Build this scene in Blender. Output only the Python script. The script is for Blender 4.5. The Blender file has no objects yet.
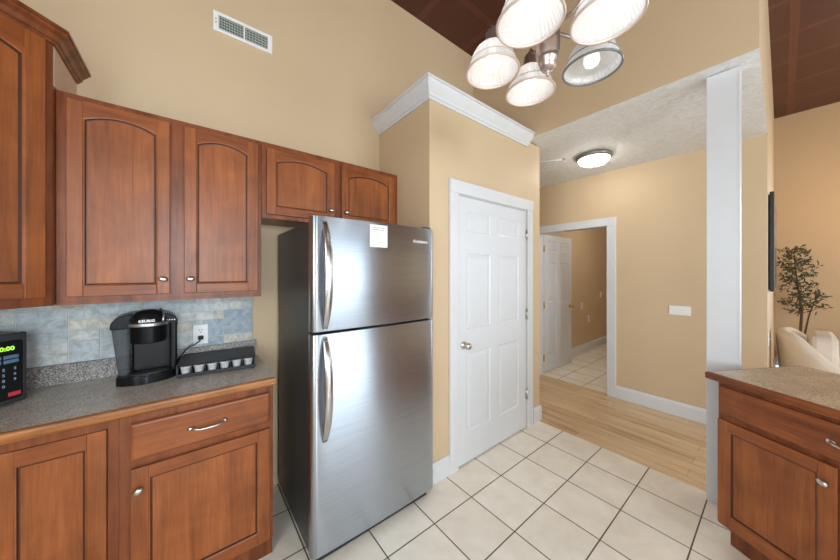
import bpy, bmesh, math, random
from mathutils import Vector, Matrix
random.seed(7)
S = bpy.context.scene
COL = S.collection
PI = math.pi
H_CAM, YAW = 1.45, 0.8983

# ------------------------------------------------------------------ helpers
class MB:
    def __init__(s): s.bm = bmesh.new()
    def _mark(s): return set(s.bm.faces)
    def _set(s, before, mi, smooth):
        for f in s.bm.faces:
            if f not in before: f.material_index = mi; f.smooth = smooth
    def box(s, x0, x1, y0, y1, z0, z1, bev=0.0, seg=2, mi=0, smooth=False):
        t = bmesh.new()
        bmesh.ops.create_cube(t, size=1)
        for v in t.verts:
            v.co = Vector((x0 + (v.co.x + .5) * (x1 - x0), y0 + (v.co.y + .5) * (y1 - y0), z0 + (v.co.z + .5) * (z1 - z0)))
        if bev > 0:
            bmesh.ops.bevel(t, geom=list(t.edges), offset=bev, segments=seg, profile=.5, affect='EDGES')
        s._merge(t, mi, smooth); return s
    def _merge(s, t, mi, smooth, mat=None):
        mp = {}
        for v in t.verts: mp[v] = s.bm.verts.new(mat @ v.co if mat else v.co)
        for f in t.faces:
            try:
                g = s.bm.faces.new([mp[v] for v in f.verts]); g.material_index = mi; g.smooth = smooth
            except ValueError: pass
        t.free()
    def prism(s, poly, axis, a0, a1, mi=0, bev=0.0, smooth=False):
        """poly: 2D points; axis 'x','y','z' is the extrusion direction"""
        t = bmesh.new()
        def P(p, a):
            if axis == 'x': return Vector((a, p[0], p[1]))
            if axis == 'y': return Vector((p[0], a, p[1]))
            return Vector((p[0], p[1], a))
        A = [t.verts.new(P(p, a0)) for p in poly]; B = [t.verts.new(P(p, a1)) for p in poly]
        n = len(poly)
        t.faces.new(A); t.faces.new(B[::-1])
        for i in range(n): t.faces.new((A[i], B[i], B[(i + 1) % n], A[(i + 1) % n]))
        bmesh.ops.recalc_face_normals(t, faces=list(t.faces))
        if bev: bmesh.ops.bevel(t, geom=list(t.edges), offset=bev, segments=2, profile=.5, affect='EDGES')
        s._merge(t, mi, smooth); return s
    def cyl(s, p0, p1, r0, r1=None, n=24, mi=0, smooth=True):
        r1 = r0 if r1 is None else r1
        p0, p1 = Vector(p0), Vector(p1); d = p1 - p0
        q = Vector((0, 0, 1)).rotation_difference(d.normalized()).to_matrix()
        a = [s.bm.verts.new(p0 + q @ Vector((r0 * math.cos(2 * PI * i / n), r0 * math.sin(2 * PI * i / n), 0))) for i in range(n)]
        b = [s.bm.verts.new(p1 + q @ Vector((r1 * math.cos(2 * PI * i / n), r1 * math.sin(2 * PI * i / n), 0))) for i in range(n)]
        for i in range(n):
            f = s.bm.faces.new((a[i], a[(i + 1) % n], b[(i + 1) % n], b[i])); f.smooth = smooth; f.material_index = mi
        f = s.bm.faces.new(a[::-1]); f.material_index = mi
        f = s.bm.faces.new(b); f.material_index = mi
        return s
    def lathe(s, prof, c=(0, 0, 0), rot=None, n=32, ribs=0, rib=0.0, sx=1, sy=1, mi=0, flat=False):
        """prof: (r, z) list; r=0 ends close"""
        c = Vector(c); rows = []
        for r, z in prof:
            if r <= 1e-6:
                p = Vector((0, 0, z)); p = rot @ p if rot else p
                rows.append([s.bm.verts.new(c + p)]); continue
            row = []
            for i in range(n):
                a = 2 * PI * i / n
                rr = r * (1 + (rib * math.cos(ribs * a) if ribs else 0))
                p = Vector((rr * math.cos(a) * sx, rr * math.sin(a) * sy, z)); p = rot @ p if rot else p
                row.append(s.bm.verts.new(c + p))
            rows.append(row)
        for A, B in zip(rows, rows[1:]):
            for i in range(n):
                j = (i + 1) % n
                if len(A) == 1 and len(B) == 1: continue
                if len(A) == 1: vs = (A[0], B[i], B[j])
                elif len(B) == 1: vs = (A[i], A[j], B[0])
                else: vs = (A[i], A[j], B[j], B[i])
                f = s.bm.faces.new(vs); f.smooth = not flat; f.material_index = mi
        return s
    def tube(s, pts, r, n=10, mi=0, cap=True):
        pts = [Vector(p) for p in pts]; rs = r if isinstance(r, (list, tuple)) else [r] * len(pts)
        rows = []; up = None
        for i, p in enumerate(pts):
            d = (pts[min(i + 1, len(pts) - 1)] - pts[max(i - 1, 0)]).normalized()
            if up is None: up = Vector((0, 0, 1)) if abs(d.z) < .9 else Vector((1, 0, 0))
            x = d.cross(up).normalized(); y = x.cross(d).normalized(); up = y
            rows.append([s.bm.verts.new(p + rs[i] * (x * math.cos(2 * PI * k / n) + y * math.sin(2 * PI * k / n))) for k in range(n)])
        for A, B in zip(rows, rows[1:]):
            for k in range(n):
                f = s.bm.faces.new((A[k], A[(k + 1) % n], B[(k + 1) % n], B[k])); f.smooth = True; f.material_index = mi
        if cap:
            for row in (rows[0][::-1], rows[-1]):
                f = s.bm.faces.new(row); f.material_index = mi
        return s
    def sweep(s, path, prof, closed_prof=True, mi=0):
        """path: list of (x,y); prof: (out, z). 'out' is to the right-hand side of travel. mitred corners"""
        P = [Vector((p[0], p[1])) for p in path]; rows = []
        for i, p in enumerate(P):
            ns = []
            if i > 0: d = (P[i] - P[i - 1]).normalized(); ns.append(Vector((d.y, -d.x)))
            if i < len(P) - 1: d = (P[i + 1] - P[i]).normalized(); ns.append(Vector((d.y, -d.x)))
            if len(ns) == 2:
                m = (ns[0] + ns[1]).normalized(); m = m / max(.2, m.dot(ns[0]))
            else: m = ns[0]
            rows.append([s.bm.verts.new((p.x + m.x * o, p.y + m.y * o, z)) for o, z in prof])
        n = len(prof)
        for A, B in zip(rows, rows[1:]):
            for k in range(n if closed_prof else n - 1):
                f = s.bm.faces.new((A[k], A[(k + 1) % n], B[(k + 1) % n], B[k])); f.material_index = mi
        for row in (rows[0], rows[-1][::-1]):
            f = s.bm.faces.new(row); f.material_index = mi
        return s
    def build(s, name, mats, parent=None, loc=None, norm=True, bevel=0):
        if norm: bmesh.ops.recalc_face_normals(s.bm, faces=list(s.bm.faces))
        me = bpy.data.meshes.new(name); s.bm.to_mesh(me); s.bm.free()
        for m in (mats if isinstance(mats, (list, tuple)) else [mats]): me.materials.append(m)
        o = bpy.data.objects.new(name, me); COL.objects.link(o)
        if parent: o.parent = parent
        if loc: o.location = loc
        if bevel:
            b = o.modifiers.new('bevel', 'BEVEL'); b.width = bevel; b.segments = 2; b.limit_method = 'ANGLE'
        return o

def rr(x0, x1, y0, y1, r, n=5):
    """rounded rectangle polygon"""
    out = []
    for cx, cy, a0 in ((x1 - r, y1 - r, 0), (x0 + r, y1 - r, PI / 2), (x0 + r, y0 + r, PI), (x1 - r, y0 + r, 1.5 * PI)):
        for k in range(n + 1):
            a = a0 + PI / 2 * k / n; out.append((cx + r * math.cos(a), cy + r * math.sin(a)))
    return out

def tag(o, label, cat, group=None):
    o['label'] = label; o['category'] = cat
    if group: o['group'] = group
    return o
def thing(name, label, cat, loc=(0, 0, 0), rz=0, group=None):
    o = bpy.data.objects.new(name, None); COL.objects.link(o); o.location = loc; o.rotation_euler = (0, 0, rz)
    o.empty_display_size = .1
    return tag(o, label, cat, group)
def structure(o, label=None):
    o['kind'] = 'structure'
    if label: o['label'] = label
    return o
def struct_empty(name, loc=(0, 0, 0)):
    o = bpy.data.objects.new(name, None); COL.objects.link(o); o.location = loc; o['kind'] = 'structure'; return o
def text_mesh(name, body, size, mat, parent, loc, rot, shear=0, extrude=.0004, align='CENTER', sx=1, bold=0):
    cu = bpy.data.curves.new(name, 'FONT'); cu.body = body; cu.size = size; cu.extrude = extrude; cu.shear = shear
    cu.align_x = align; cu.align_y = 'CENTER'; cu.offset = bold; cu.resolution_u = 3
    t = bpy.data.objects.new('tmp', cu); COL.objects.link(t)
    bpy.context.view_layer.update()
    me = bpy.data.meshes.new_from_object(t.evaluated_get(bpy.context.evaluated_depsgraph_get()))
    bpy.data.objects.remove(t); bpy.data.curves.remove(cu)
    me.materials.clear(); me.materials.append(mat)
    o = bpy.data.objects.new(name, me); COL.objects.link(o); o.parent = parent; o.location = loc; o.rotation_euler = rot; o.scale = (sx, 1, 1)
    return o

# ------------------------------------------------------------------ materials
def srgb(r, g, b):
    f = lambda c: (c / 255) / 12.92 if c <= 10 else (((c / 255) + .055) / 1.055) ** 2.4
    return (f(r), f(g), f(b), 1)
def new_mat(name):
    m = bpy.data.materials.new(name); m.use_nodes = True
    nt = m.node_tree; return m, nt, nt.nodes['Principled BSDF']
def N(nt, t, **kw):
    n = nt.nodes.new(t)
    for k, v in kw.items(): setattr(n, k, v)
    return n
def coords(nt, scale=(1, 1, 1), loc=(0, 0, 0), rot=(0, 0, 0), rand=False):
    tc = N(nt, 'ShaderNodeTexCoord'); mp = N(nt, 'ShaderNodeMapping')
    mp.inputs['Scale'].default_value = scale; mp.inputs['Location'].default_value = loc; mp.inputs['Rotation'].default_value = rot
    if rand:
        oi = N(nt, 'ShaderNodeObjectInfo'); mu = N(nt, 'ShaderNodeVectorMath', operation='MULTIPLY_ADD')
        cx = N(nt, 'ShaderNodeCombineXYZ')
        for k in range(3): nt.links.new(oi.outputs['Random'], cx.inputs[k])
        mu.inputs[1].default_value = (7.3, 5.1, 9.7)
        nt.links.new(cx.outputs[0], mu.inputs[0]); nt.links.new(tc.outputs['Object'], mu.inputs[2])
        nt.links.new(mu.outputs[0], mp.inputs['Vector'])
    else: nt.links.new(tc.outputs['Object'], mp.inputs['Vector'])
    return mp.outputs['Vector']
def noise(nt, vec, scale, detail=4, rough=.55, dist=0):
    n = N(nt, 'ShaderNodeTexNoise'); n.inputs['Scale'].default_value = scale; n.inputs['Detail'].default_value = detail
    n.inputs['Roughness'].default_value = rough; n.inputs['Distortion'].default_value = dist
    nt.links.new(vec, n.inputs['Vector']); return n.outputs['Fac']
def ramp(nt, fac, stops):
    r = N(nt, 'ShaderNodeValToRGB'); e = r.color_ramp.elements
    while len(e) < len(stops): e.new(.5)
    for el, (p, c) in zip(e, stops): el.position = p; el.color = c
    nt.links.new(fac, r.inputs['Fac']); return r.outputs['Color']
def mix(nt, fac, a, b, mode='MIX'):
    m = N(nt, 'ShaderNodeMix', data_type='RGBA', blend_type=mode)
    for sock, v in ((m.inputs[0], fac), (m.inputs[6], a), (m.inputs[7], b)):
        if hasattr(v, 'is_linked') or hasattr(v, 'links'): nt.links.new(v, sock)
        else: sock.default_value = v
    return m.outputs[2]
def bump(nt, b, height, strength=.2, dist=.01):
    n = N(nt, 'ShaderNodeBump'); n.inputs['Strength'].default_value = strength; n.inputs['Distance'].default_value = dist
    nt.links.new(height, n.inputs['Height']); nt.links.new(n.outputs[0], b.inputs['Normal'])
def plain(name, col, rough=.5, metal=0, var=.06, vscale=8, coat=0, bumps=0, bscale=60, spec=None):
    m, nt, b = new_mat(name)
    v = coords(nt, rand=True)
    f = noise(nt, v, vscale, 3)
    lo = tuple(c * (1 - var) for c in col[:3]) + (1,); hi = tuple(min(1, c * (1 + var)) for c in col[:3]) + (1,)
    nt.links.new(ramp(nt, f, [(.3, lo), (.7, hi)]), b.inputs['Base Color'])
    b.inputs['Roughness'].default_value = rough; b.inputs['Metallic'].default_value = metal
    b.inputs['Coat Weight'].default_value = coat
    if spec is not None: b.inputs['Specular IOR Level'].default_value = spec
    if bumps: bump(nt, b, noise(nt, v, bscale, 4), bumps, .004)
    return m
def wood(name, dark, midc, light, horiz=False, rough=.36, coat=.06, gs=1.0):
    m, nt, b = new_mat(name)
    st = (1.6, 22, 22) if horiz else (22, 22, 1.6)
    v = coords(nt, scale=tuple(c * gs for c in st), rand=True)
    g = noise(nt, v, 1.0, 6, .6, .6)
    v2 = coords(nt, scale=(2.2, 2.2, 2.2), rand=True)
    bl = noise(nt, v2, 2.0, 4, .55, .8)
    st3 = (6, 160, 160) if horiz else (160, 160, 6)
    fine = noise(nt, coords(nt, scale=st3, rand=True), 1.0, 2)
    c = ramp(nt, g, [(.25, dark), (.5, midc), (.78, light)])
    c2 = ramp(nt, bl, [(.3, (.74, .72, .70, 1)), (.7, (1.16, 1.14, 1.1, 1))])
    c = mix(nt, 1.0, c, c2, 'MULTIPLY')
    c3 = ramp(nt, fine, [(.35, (.88, .88, .88, 1)), (.65, (1.04, 1.04, 1.04, 1))])
    c = mix(nt, 1.0, c, c3, 'MULTIPLY')
    nt.links.new(c, b.inputs['Base Color'])
    b.inputs['Roughness'].default_value = rough; b.inputs['Coat Weight'].default_value = coat; b.inputs['Coat Roughness'].default_value = .25; b.inputs['Specular IOR Level'].default_value = .35
    bump(nt, b, fine, .04, .002)
    return m
def emis(name, col, strength):
    m, nt, b = new_mat(name)
    b.inputs['Base Color'].default_value = col; b.inputs['Emission Color'].default_value = col; b.inputs['Emission Strength'].default_value = strength
    b.inputs['Roughness'].default_value = .4
    return m

WALLC = srgb(209, 183, 148)
m_wall = plain('tan_wall_paint', WALLC, .55, var=.02, vscale=1.5, bumps=.05, bscale=90)
m_hallwall = m_wall
m_white = plain('white_trim_paint', srgb(216, 217, 218), .35, var=.015)
m_door = plain('white_door_paint', srgb(216, 217, 219), .38, var=.01)
m_cherry = wood('cherry_wood', srgb(122, 66, 33), srgb(152, 86, 44), srgb(170, 101, 55))
m_cherry_h = wood('cherry_wood_crossgrain', srgb(114, 60, 30), srgb(144, 80, 41), srgb(162, 94, 52), horiz=True)
m_cab = wood('cherry_wood_carcass', srgb(92, 45, 24), srgb(130, 70, 37), srgb(152, 87, 49))
m_groove = plain('dark_groove_strip', srgb(74, 36, 18), .45, var=.1)  # darker strip in the groove round each door panel
m_raw = plain('unstained_cabinet_side', srgb(214, 184, 158), .6, var=.04)
m_nickel = plain('brushed_nickel', (.62, .60, .56, 1), .28, 1, var=.05)
m_brass = plain('brass', srgb(205, 170, 95), .3, 1, var=.05)
m_black = plain('black_plastic', (.010, .010, .011, 1), .2, var=.15, spec=.3)
m_blackmatte = plain('black_matte', (.018, .018, .019, 1), .5, var=.15)
m_gloss = plain('glossy_dark_shell', (.006, .006, .007, 1), .3, var=.1, spec=.16)
m_shell = plain('dark_front_shell', (.011, .011, .012, 1), .42, var=.1, spec=.25)
m_darkgrey = plain('dark_grey_plastic', (.035, .037, .04, 1), .35, var=.1)
m_plate = plain('white_plastic_plate', srgb(240, 240, 238), .3, var=.01)
m_gap = plain('dark_recess', (.006, .006, .006, 1), .8, var=.1)
m_oak_edge = wood('oak_counter_edge', srgb(120, 70, 32), srgb(160, 102, 54), srgb(186, 128, 76), horiz=True, rough=.35, gs=1.3)
m_edge_cherry = wood('stained_counter_edge', srgb(96, 48, 22), srgb(140, 76, 38), srgb(166, 98, 54), horiz=True, rough=.3, gs=1.2)

def laminate(name, base, a, bcol, dark, rough=.28):
    m, nt, b = new_mat(name)
    v = coords(nt)
    vo = N(nt, 'ShaderNodeTexVoronoi'); vo.inputs['Scale'].default_value = 260; nt.links.new(v, vo.inputs['Vector'])
    cell = ramp(nt, vo.outputs['Color'], [(.15, dark), (.38, base), (.62, a), (.9, bcol)])
    big = ramp(nt, noise(nt, v, 9, 4), [(.35, (.86, .85, .83, 1)), (.65, (1.1, 1.1, 1.1, 1))])
    nt.links.new(mix(nt, 1.0, cell, big, 'MULTIPLY'), b.inputs['Base Color'])
    b.inputs['Roughness'].default_value = rough
    return m
m_lam = laminate('granite_look_laminate', srgb(206, 197, 183), srgb(222, 213, 199), srgb(244, 236, 222), srgb(158, 148, 136), .28)
m_lamup = laminate('granite_look_upstand', srgb(136, 130, 126), srgb(160, 154, 148), srgb(206, 200, 194), srgb(84, 79, 76), .35)
m_lam2 = laminate('granite_look_laminate_light', srgb(188, 166, 138), srgb(206, 184, 156), srgb(228, 210, 184), srgb(146, 125, 102), .3)

def floor_tile(name, ox, oy):
    m, nt, b = new_mat(name)
    v = coords(nt, loc=(-ox, -oy, 0))
    br = N(nt, 'ShaderNodeTexBrick', offset=0.0, squash=1.0)
    br.inputs['Scale'].default_value = 1; br.inputs['Brick Width'].default_value = .317; br.inputs['Row Height'].default_value = .317
    br.inputs['Mortar Size'].default_value = .0036; br.inputs['Mortar Smooth'].default_value = .15; br.inputs['Bias'].default_value = 0
    br.inputs['Color1'].default_value = srgb(249, 241, 226); br.inputs['Color2'].default_value = srgb(243, 234, 218); br.inputs['Mortar'].default_value = srgb(98, 82, 70)
    nt.links.new(v, br.inputs['Vector'])
    mot = ramp(nt, noise(nt, v, 7, 5, .6, .5), [(.3, (.93, .91, .88, 1)), (.7, (1.05, 1.05, 1.05, 1))])
    nt.links.new(mix(nt, 1.0, br.outputs['Color'], mot, 'MULTIPLY'), b.inputs['Base Color'])
    b.inputs['Roughness'].default_value = .35
    inv = N(nt, 'ShaderNodeMath', operation='SUBTRACT'); inv.inputs[0].default_value = 1; nt.links.new(br.outputs['Fac'], inv.inputs[1])
    bump(nt, b, inv.outputs[0], .5, .002)
    return m
m_tile = floor_tile('cream_floor_tile', 1.420, 1.2506)
m_tile2 = floor_tile('cream_floor_tile_back_room', 4.08, 1.90)

def plank():
    m, nt, b = new_mat('oak_plank_floor')
    v = coords(nt, rot=(0, 0, PI / 2))
    br = N(nt, 'ShaderNodeTexBrick', offset=.37, squash=1.0)
    br.inputs['Scale'].default_value = 1; br.inputs['Brick Width'].default_value = 1.15; br.inputs['Row Height'].default_value = .115
    br.inputs['Mortar Size'].default_value = .0009; br.inputs['Mortar Smooth'].default_value = .3
    br.inputs['Color1'].default_value = srgb(222, 194, 156); br.inputs['Color2'].default_value = srgb(206, 174, 132); br.inputs['Mortar'].default_value = srgb(118, 86, 54)
    nt.links.new(v, br.inputs['Vector'])
    g = noise(nt, coords(nt, scale=(18, 1.1, 1)), 1.6, 6, .62, .7)
    gr = ramp(nt, g, [(.28, (.70, .63, .55, 1)), (.5, (1.1, 1.1, 1.08, 1)), (.75, (1.26, 1.26, 1.25, 1))])
    nt.links.new(mix(nt, 1.0, br.outputs['Color'], gr, 'MULTIPLY'), b.inputs['Base Color'])
    b.inputs['Roughness'].default_value = .38
    return m
m_plank = plank()

def tin():
    m, nt, b = new_mat('brown_tin_ceiling')
    v = coords(nt, loc=(.13, .07, 0))
    br = N(nt, 'ShaderNodeTexBrick', offset=0.0)
    br.inputs['Scale'].default_value = 1; br.inputs['Brick Width'].default_value = .61; br.inputs['Row Height'].default_value = .61
    br.inputs['Mortar Size'].default_value = .03; br.inputs['Mortar Smooth'].default_value = .08
    br.inputs['Color1'].default_value = srgb(92, 52, 38); br.inputs['Color2'].default_value = srgb(84, 46, 33); br.inputs['Mortar'].default_value = srgb(104, 60, 45)
    nt.links.new(v, br.inputs['Vector'])
    sc = ramp(nt, noise(nt, coords(nt, scale=(9, 40, 1), rot=(0, 0, .7)), 2.5, 5, .7, 1.2), [(.3, (.85, .85, .85, 1)), (.68, (1.0, 1.0, 1.0, 1)), (.78, (1.5, 1.5, 1.5, 1))])
    nt.links.new(mix(nt, 1.0, br.outputs['Color'], sc, 'MULTIPLY'), b.inputs['Base Color'])
    b.inputs['Roughness'].default_value = .42; b.inputs['Metallic'].default_value = .15
    bump(nt, b, br.outputs['Fac'], .6, .01)
    return m
m_tin = tin()
def texture_ceiling():
    m, nt, b = new_mat('stippled_white_ceiling')
    v = coords(nt)
    f = noise(nt, v, 28, 6, .68, .5)
    nt.links.new(ramp(nt, f, [(.3, srgb(214, 214, 212)), (.7, srgb(236, 236, 234))]), b.inputs['Base Color'])
    b.inputs['Roughness'].default_value = .7
    bump(nt, b, f, .7, .012)
    return m
m_popcorn = texture_ceiling()

def steel():
    m, nt, b = new_mat('brushed_stainless_steel')
    v = coords(nt, scale=(2.5, 2.5, 240))
    f = noise(nt, v, 1.0, 3)
    nt.links.new(ramp(nt, f, [(.3, (.43, .475, .535, 1)), (.7, (.51, .565, .635, 1))]), b.inputs['Base Color'])
    b.inputs['Roughness'].default_value = .28
    b.inputs['Metallic'].default_value = 1
    b.inputs['Anisotropic'].default_value = .92; b.inputs['Anisotropic Rotation'].default_value = .25
    tg = N(nt, 'ShaderNodeTangent', direction_type='RADIAL', axis='Z'); nt.links.new(tg.outputs[0], b.inputs['Tangent'])
    return m
m_steel = steel()
m_fridgeside = plain('black_textured_fridge_side', (.035, .035, .034, 1), .38, var=.1, bumps=.25, bscale=220)

# ------------------------------------------------------------------ camera
cam = bpy.data.cameras.new('camera'); co = bpy.data.objects.new('camera', cam); COL.objects.link(co)
co.location = (0, 0, H_CAM); co.rotation_euler = (PI / 2, 0, YAW - PI / 2)
cam.sensor_width = 36; cam.lens = 288.6 * 36 / 840; cam.shift_y = -(280 - 272.4) / 840; cam.clip_start = .02
S.camera = co

# ------------------------------------------------------------------ room shell
XW, YB, YF, XR, ZC = -1.14, 2.16, -4.0, 7.17, 3.86
XH = 2.48; XH2 = 2.66; XP = 2.70; YS = .08          # header front/back, living-side plane of the hall block
XHW = 3.86; T = .12
def sbox(name, mat, *b, parent=None):
    return structure(MB().box(*b).build(name, mat, parent))
sbox('floor', m_tile, XW - T, XH2 + .006, YF - T, YB + T, -.1, 0)
f2 = MB(); f2.box(XH2 + .006, XHW + .045, YS - .06, 3.32, -.1, 0); f2.box(XH2 + .006, XR + T, YF - T, YS - .06, -.1, 0)
structure(f2.build('floor_hall', m_plank))
sbox('floor_back_room', m_tile2, XHW + .045, 7.3, YS + .02, 2.4, -.1, 0)
sbox('ceiling', m_tin, XW - T, XR + T, YF - T, YB + T, ZC, ZC + .1)
sbox('wall_back', m_wall, XW - T, XH2 - .005, YB, YB + T, 0, ZC)
# pantry enclosure: front wall around the door opening, and its two sides
wp = MB()
wp.box(1.273, 1.53, 1.495, 1.60, 0, 2.70); wp.box(2.46, XP, 1.495, 1.60, 0, 2.683); wp.box(1.53, 2.46, 1.495, 1.60, 2.035, 2.70)
wp.box(1.273, 1.373, 1.60, YB - .001, 0, 2.70); wp.box(XP - .1, XP, 1.60, YB - .001, 0, 2.655)
wp.box(1.273, XH - .001, 1.495, YB - .001, 2.70, 2.72)
structure(wp.build('wall_pantry', m_wall))
# header above the hall opening and the dropped block behind it (slightly sloping underside)
wh = MB(); wh.prism([(XH, 2.70), (XH + .01, 2.70), (XH2, 2.692), (XH2, ZC), (XH, ZC)], 'y', YS, YB - .002)
structure(wh.build('wall_header', m_wall))
ws = MB(); ws.prism([(XH2, 2.692), (XHW, 2.64), (XHW, ZC), (XH2, ZC)], 'y', YS, YS + .1)
structure(ws.build('wall_hall_side', m_wall))
hc = MB(); hc.prism([(XH + .0005, 2.6985), (XH2, 2.690), (XHW, 2.637), (XHW, 2.66), (XH2, 2.705), (XH + .0005, 2.7)], 'y', YS + .0005, 1.4945)
hc.prism([(XH2, 2.690), (XHW, 2.637), (XHW, 2.66), (XH2, 2.705)], 'y', 1.4945, 3.2)
structure(hc.build('ceiling_hall', m_popcorn))
wf = MB()
wf.box(XHW, XHW + T, YS, 1.28, 0, ZC); wf.box(XHW, XHW + T, 1.28, 2.155, 2.015, ZC); wf.box(XHW, XHW + T, 2.155, 3.2, 0, ZC)
structure(wf.build('wall_hall', m_wall))
sbox('wall_hall_end', m_wall, XH2 - .1, XHW + T, 3.2, 3.3, 0, 2.8)
sbox('wall_hall_return', m_wall, XP - .1, XP, YB, 3.2, 0, 2.8)
sbox('wall_living_side', m_wall, XHW + T, XR, YS, YS + .1, 0, ZC)
# room behind the hall door
sbox('wall_back_room', m_wall, XHW + T, 7.2, 2.27, 2.37, 0, 2.6)
sbox('wall_back_room_end', m_wall, 7.0, 7.17, YS + .1, 2.27, 0, 2.6)
sbox('ceiling_back_room', m_white, XHW + T, 7.17, YS + .1, 2.37, 2.6, 2.7)
# windows: front wall behind the camera, left wall added as unseen fill light, right wall of the living room beyond the frame
#        wall, from, to, sill, head
wins = [('front', -.55, .55, .9, 2.6), ('front', 1.45, 3.45, .04, 2.5), ('right', -3.6, -1.2, .7, 2.8), ('left', -1.3, .7, .95, 2.6)]
def wall_with_openings(name, a0, a1, ops, boxfn):
    m = MB(); ops = sorted(ops); xs = [a0] + [v for o in ops for v in o[:2]] + [a1]
    for i in range(0, len(xs), 2): boxfn(m, xs[i], xs[i + 1], 0, ZC)
    for o in ops: boxfn(m, o[0], o[1], 0, o[2]); boxfn(m, o[0], o[1], o[3], ZC)
    structure(m.build(name, m_wall))
def ops_of(k): return [w[1:] for w in wins if w[0] == k]
wall_with_openings('wall_front', XW - T, XR + T, ops_of('front'), lambda m, a, b, c, d: m.box(a, b, YF - T, YF, c, d))
wall_with_openings('wall_left', YF, YB, ops_of('left'), lambda m, a, b, c, d: m.box(XW - T, XW, a, b, c, d))
wall_with_openings('wall_right', YF, YS + .1, ops_of('right'), lambda m, a, b, c, d: m.box(XR, XR + T, a, b, c, d))
def glass_mat():
    m, nt, b = new_mat('window_glass')
    tr = N(nt, 'ShaderNodeBsdfTransparent'); gl = N(nt, 'ShaderNodeBsdfGlossy'); gl.inputs['Roughness'].default_value = .02
    mx = N(nt, 'ShaderNodeMixShader'); mx.inputs[0].default_value = .06
    nt.links.new(tr.outputs[0], mx.inputs[1]); nt.links.new(gl.outputs[0], mx.inputs[2])
    nt.links.new(mx.outputs[0], nt.nodes['Material Output'].inputs['Surface'])
    return m
m_glass = glass_mat()
DAY = [60, 12, 9, 10]
for i, (wall, a, b, z0, z1) in enumerate(wins):
    # built as if in the front wall (outside towards -y), then turned to its own wall
    wd = b - a; w = MB(); zm = (z0 + z1) / 2
    w.box(-wd / 2, -wd / 2 + .06, -.09, .015, z0, z1); w.box(wd / 2 - .06, wd / 2, -.09, .015, z0, z1)
    w.box(-wd / 2 + .06, wd / 2 - .06, -.09, .015, z0, z0 + .06); w.box(-wd / 2 + .06, wd / 2 - .06, -.09, .015, z1 - .06, z1)
    if z0 > .5: w.box(-wd / 2 + .06, wd / 2 - .06, -.07, -.03, zm - .025, zm + .025)
    else: w.box(-.04, .04, -.07, -.03, z0 + .06, z1 - .06)
    wo = structure(w.build('window_%d' % (i + 1), m_white))
    MB().box(-wd / 2 + .06, wd / 2 - .06, -.055, -.05, z0 + .06, z1 - .06).build('pane', m_glass, wo)
    c = (a + b) / 2
    loc_, rz = {'front': ((c, YF, 0), 0), 'right': ((XR, c, 0), PI / 2), 'left': ((XW, c, 0), -PI / 2)}[wall]
    wo.location = loc_; wo.rotation_euler = (0, 0, rz)
    l = bpy.data.lights.new('daylight', 'AREA'); l.shape = 'RECTANGLE'; l.size = wd - .12; l.size_y = z1 - z0 - .12
    l.energy = DAY[i] * (wd - .12) * (z1 - z0 - .12); l.color = (.78, .905, 1.0)
    lo = bpy.data.objects.new('daylight', l); COL.objects.link(lo)
    lo.matrix_world = Matrix.Translation(loc_) @ Matrix.Rotation(rz, 4, 'Z') @ Matrix.Translation((0, -.1, zm)) @ Matrix.Rotation(PI / 2, 4, 'X')

# crown moulding on top of the pantry enclosure
cr = MB()
cr.sweep([(1.273, YB - .001), (1.273, 1.495), (XH - .0005, 1.495)],
         [(0.001, 2.625), (.012, 2.625), (.014, 2.640), (.024, 2.646), (.028, 2.660), (.055, 2.690), (.066, 2.705), (.068, 2.722), (.078, 2.724), (.078, 2.738), (0.001, 2.738)])
structure(cr.build('trim_1', m_white), 'white crown moulding round the top of the pantry box')
# baseboards
def baseboard(name, path, label=None):
    p = [(.0005, .001), (.016, .001), (.016, .115), (.011, .132), (.006, .142), (.0005, .142)]
    return structure(MB().sweep(path, p).build(name, m_white), label)
baseboard('baseboard_pantry_left', [(1.274, 1.495), (1.452, 1.495)])
baseboard('baseboard_pantry_right', [(2.573, 1.495), (XP, 1.495), (XP, 2.9)])
baseboard('baseboard_hall', [(XHW, 1.199), (XHW, YS), (XR - .01, YS)])
baseboard('baseboard_back_room', [(XHW + T + .001, 2.27), (6.99, 2.27)])
baseboard('baseboard_right', [(XR, YS - .02), (XR, YF + .01)])
# white boxed post under the header
po = MB(); po.box(2.573, XH2, .157, .302, .0, 2.689, .003); po.box(2.571, 2.5735, .157, .164, 0, 2.688)

structure(po.build('column', m_white), 'white boxed post under the header by the hall')

# ------------------------------------------------------------------ six panel doors
def six_panel(name, W, Hh, parent, mat, cols, rows, th=.036, both=False):
    """slab in local x (0..W), z (0..Hh), front face at y=0 looking to -y"""
    m = MB(); rec = .007
    m.box(0, W, rec, th - (rec if both else 0), 0, Hh)
    fronts = [(0, rec, 1)] + ([(th - rec, th, -1)] if both else [])
    xs = [0] + [v for c in cols for v in c] + [W]; zs = [0] + [v for r in rows for v in r] + [Hh]
    for ya, yb, sgn in fronts:
        for i in range(0, len(xs), 2): m.box(xs[i], xs[i + 1], ya, yb, 0, Hh)
        for i in range(0, len(zs), 2):
            for c in cols: m.box(c[0], c[1], ya, yb, zs[i], zs[i + 1])
        base = yb if sgn > 0 else ya; top = ya if sgn > 0 else yb
        for c in cols:
            for r in rows:
                loops = []
                for ins, d in ((0, .0), (.011, .9), (.018, .9), (.040, .25)):
                    y = top + (base - top) * d
                    loops.append([m.bm.verts.new(p) for p in ((c[0] + ins, y, r[0] + ins), (c[1] - ins, y, r[0] + ins), (c[1] - ins, y, r[1] - ins), (c[0] + ins, y, r[1] - ins))])
                for A, B in zip(loops, loops[1:]):
                    for k in range(4): m.bm.faces.new((A[k], A[(k + 1) % 4], B[(k + 1) % 4], B[k]))
                m.bm.faces.new(loops[-1])
    return m.build(name, mat, parent)

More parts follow.
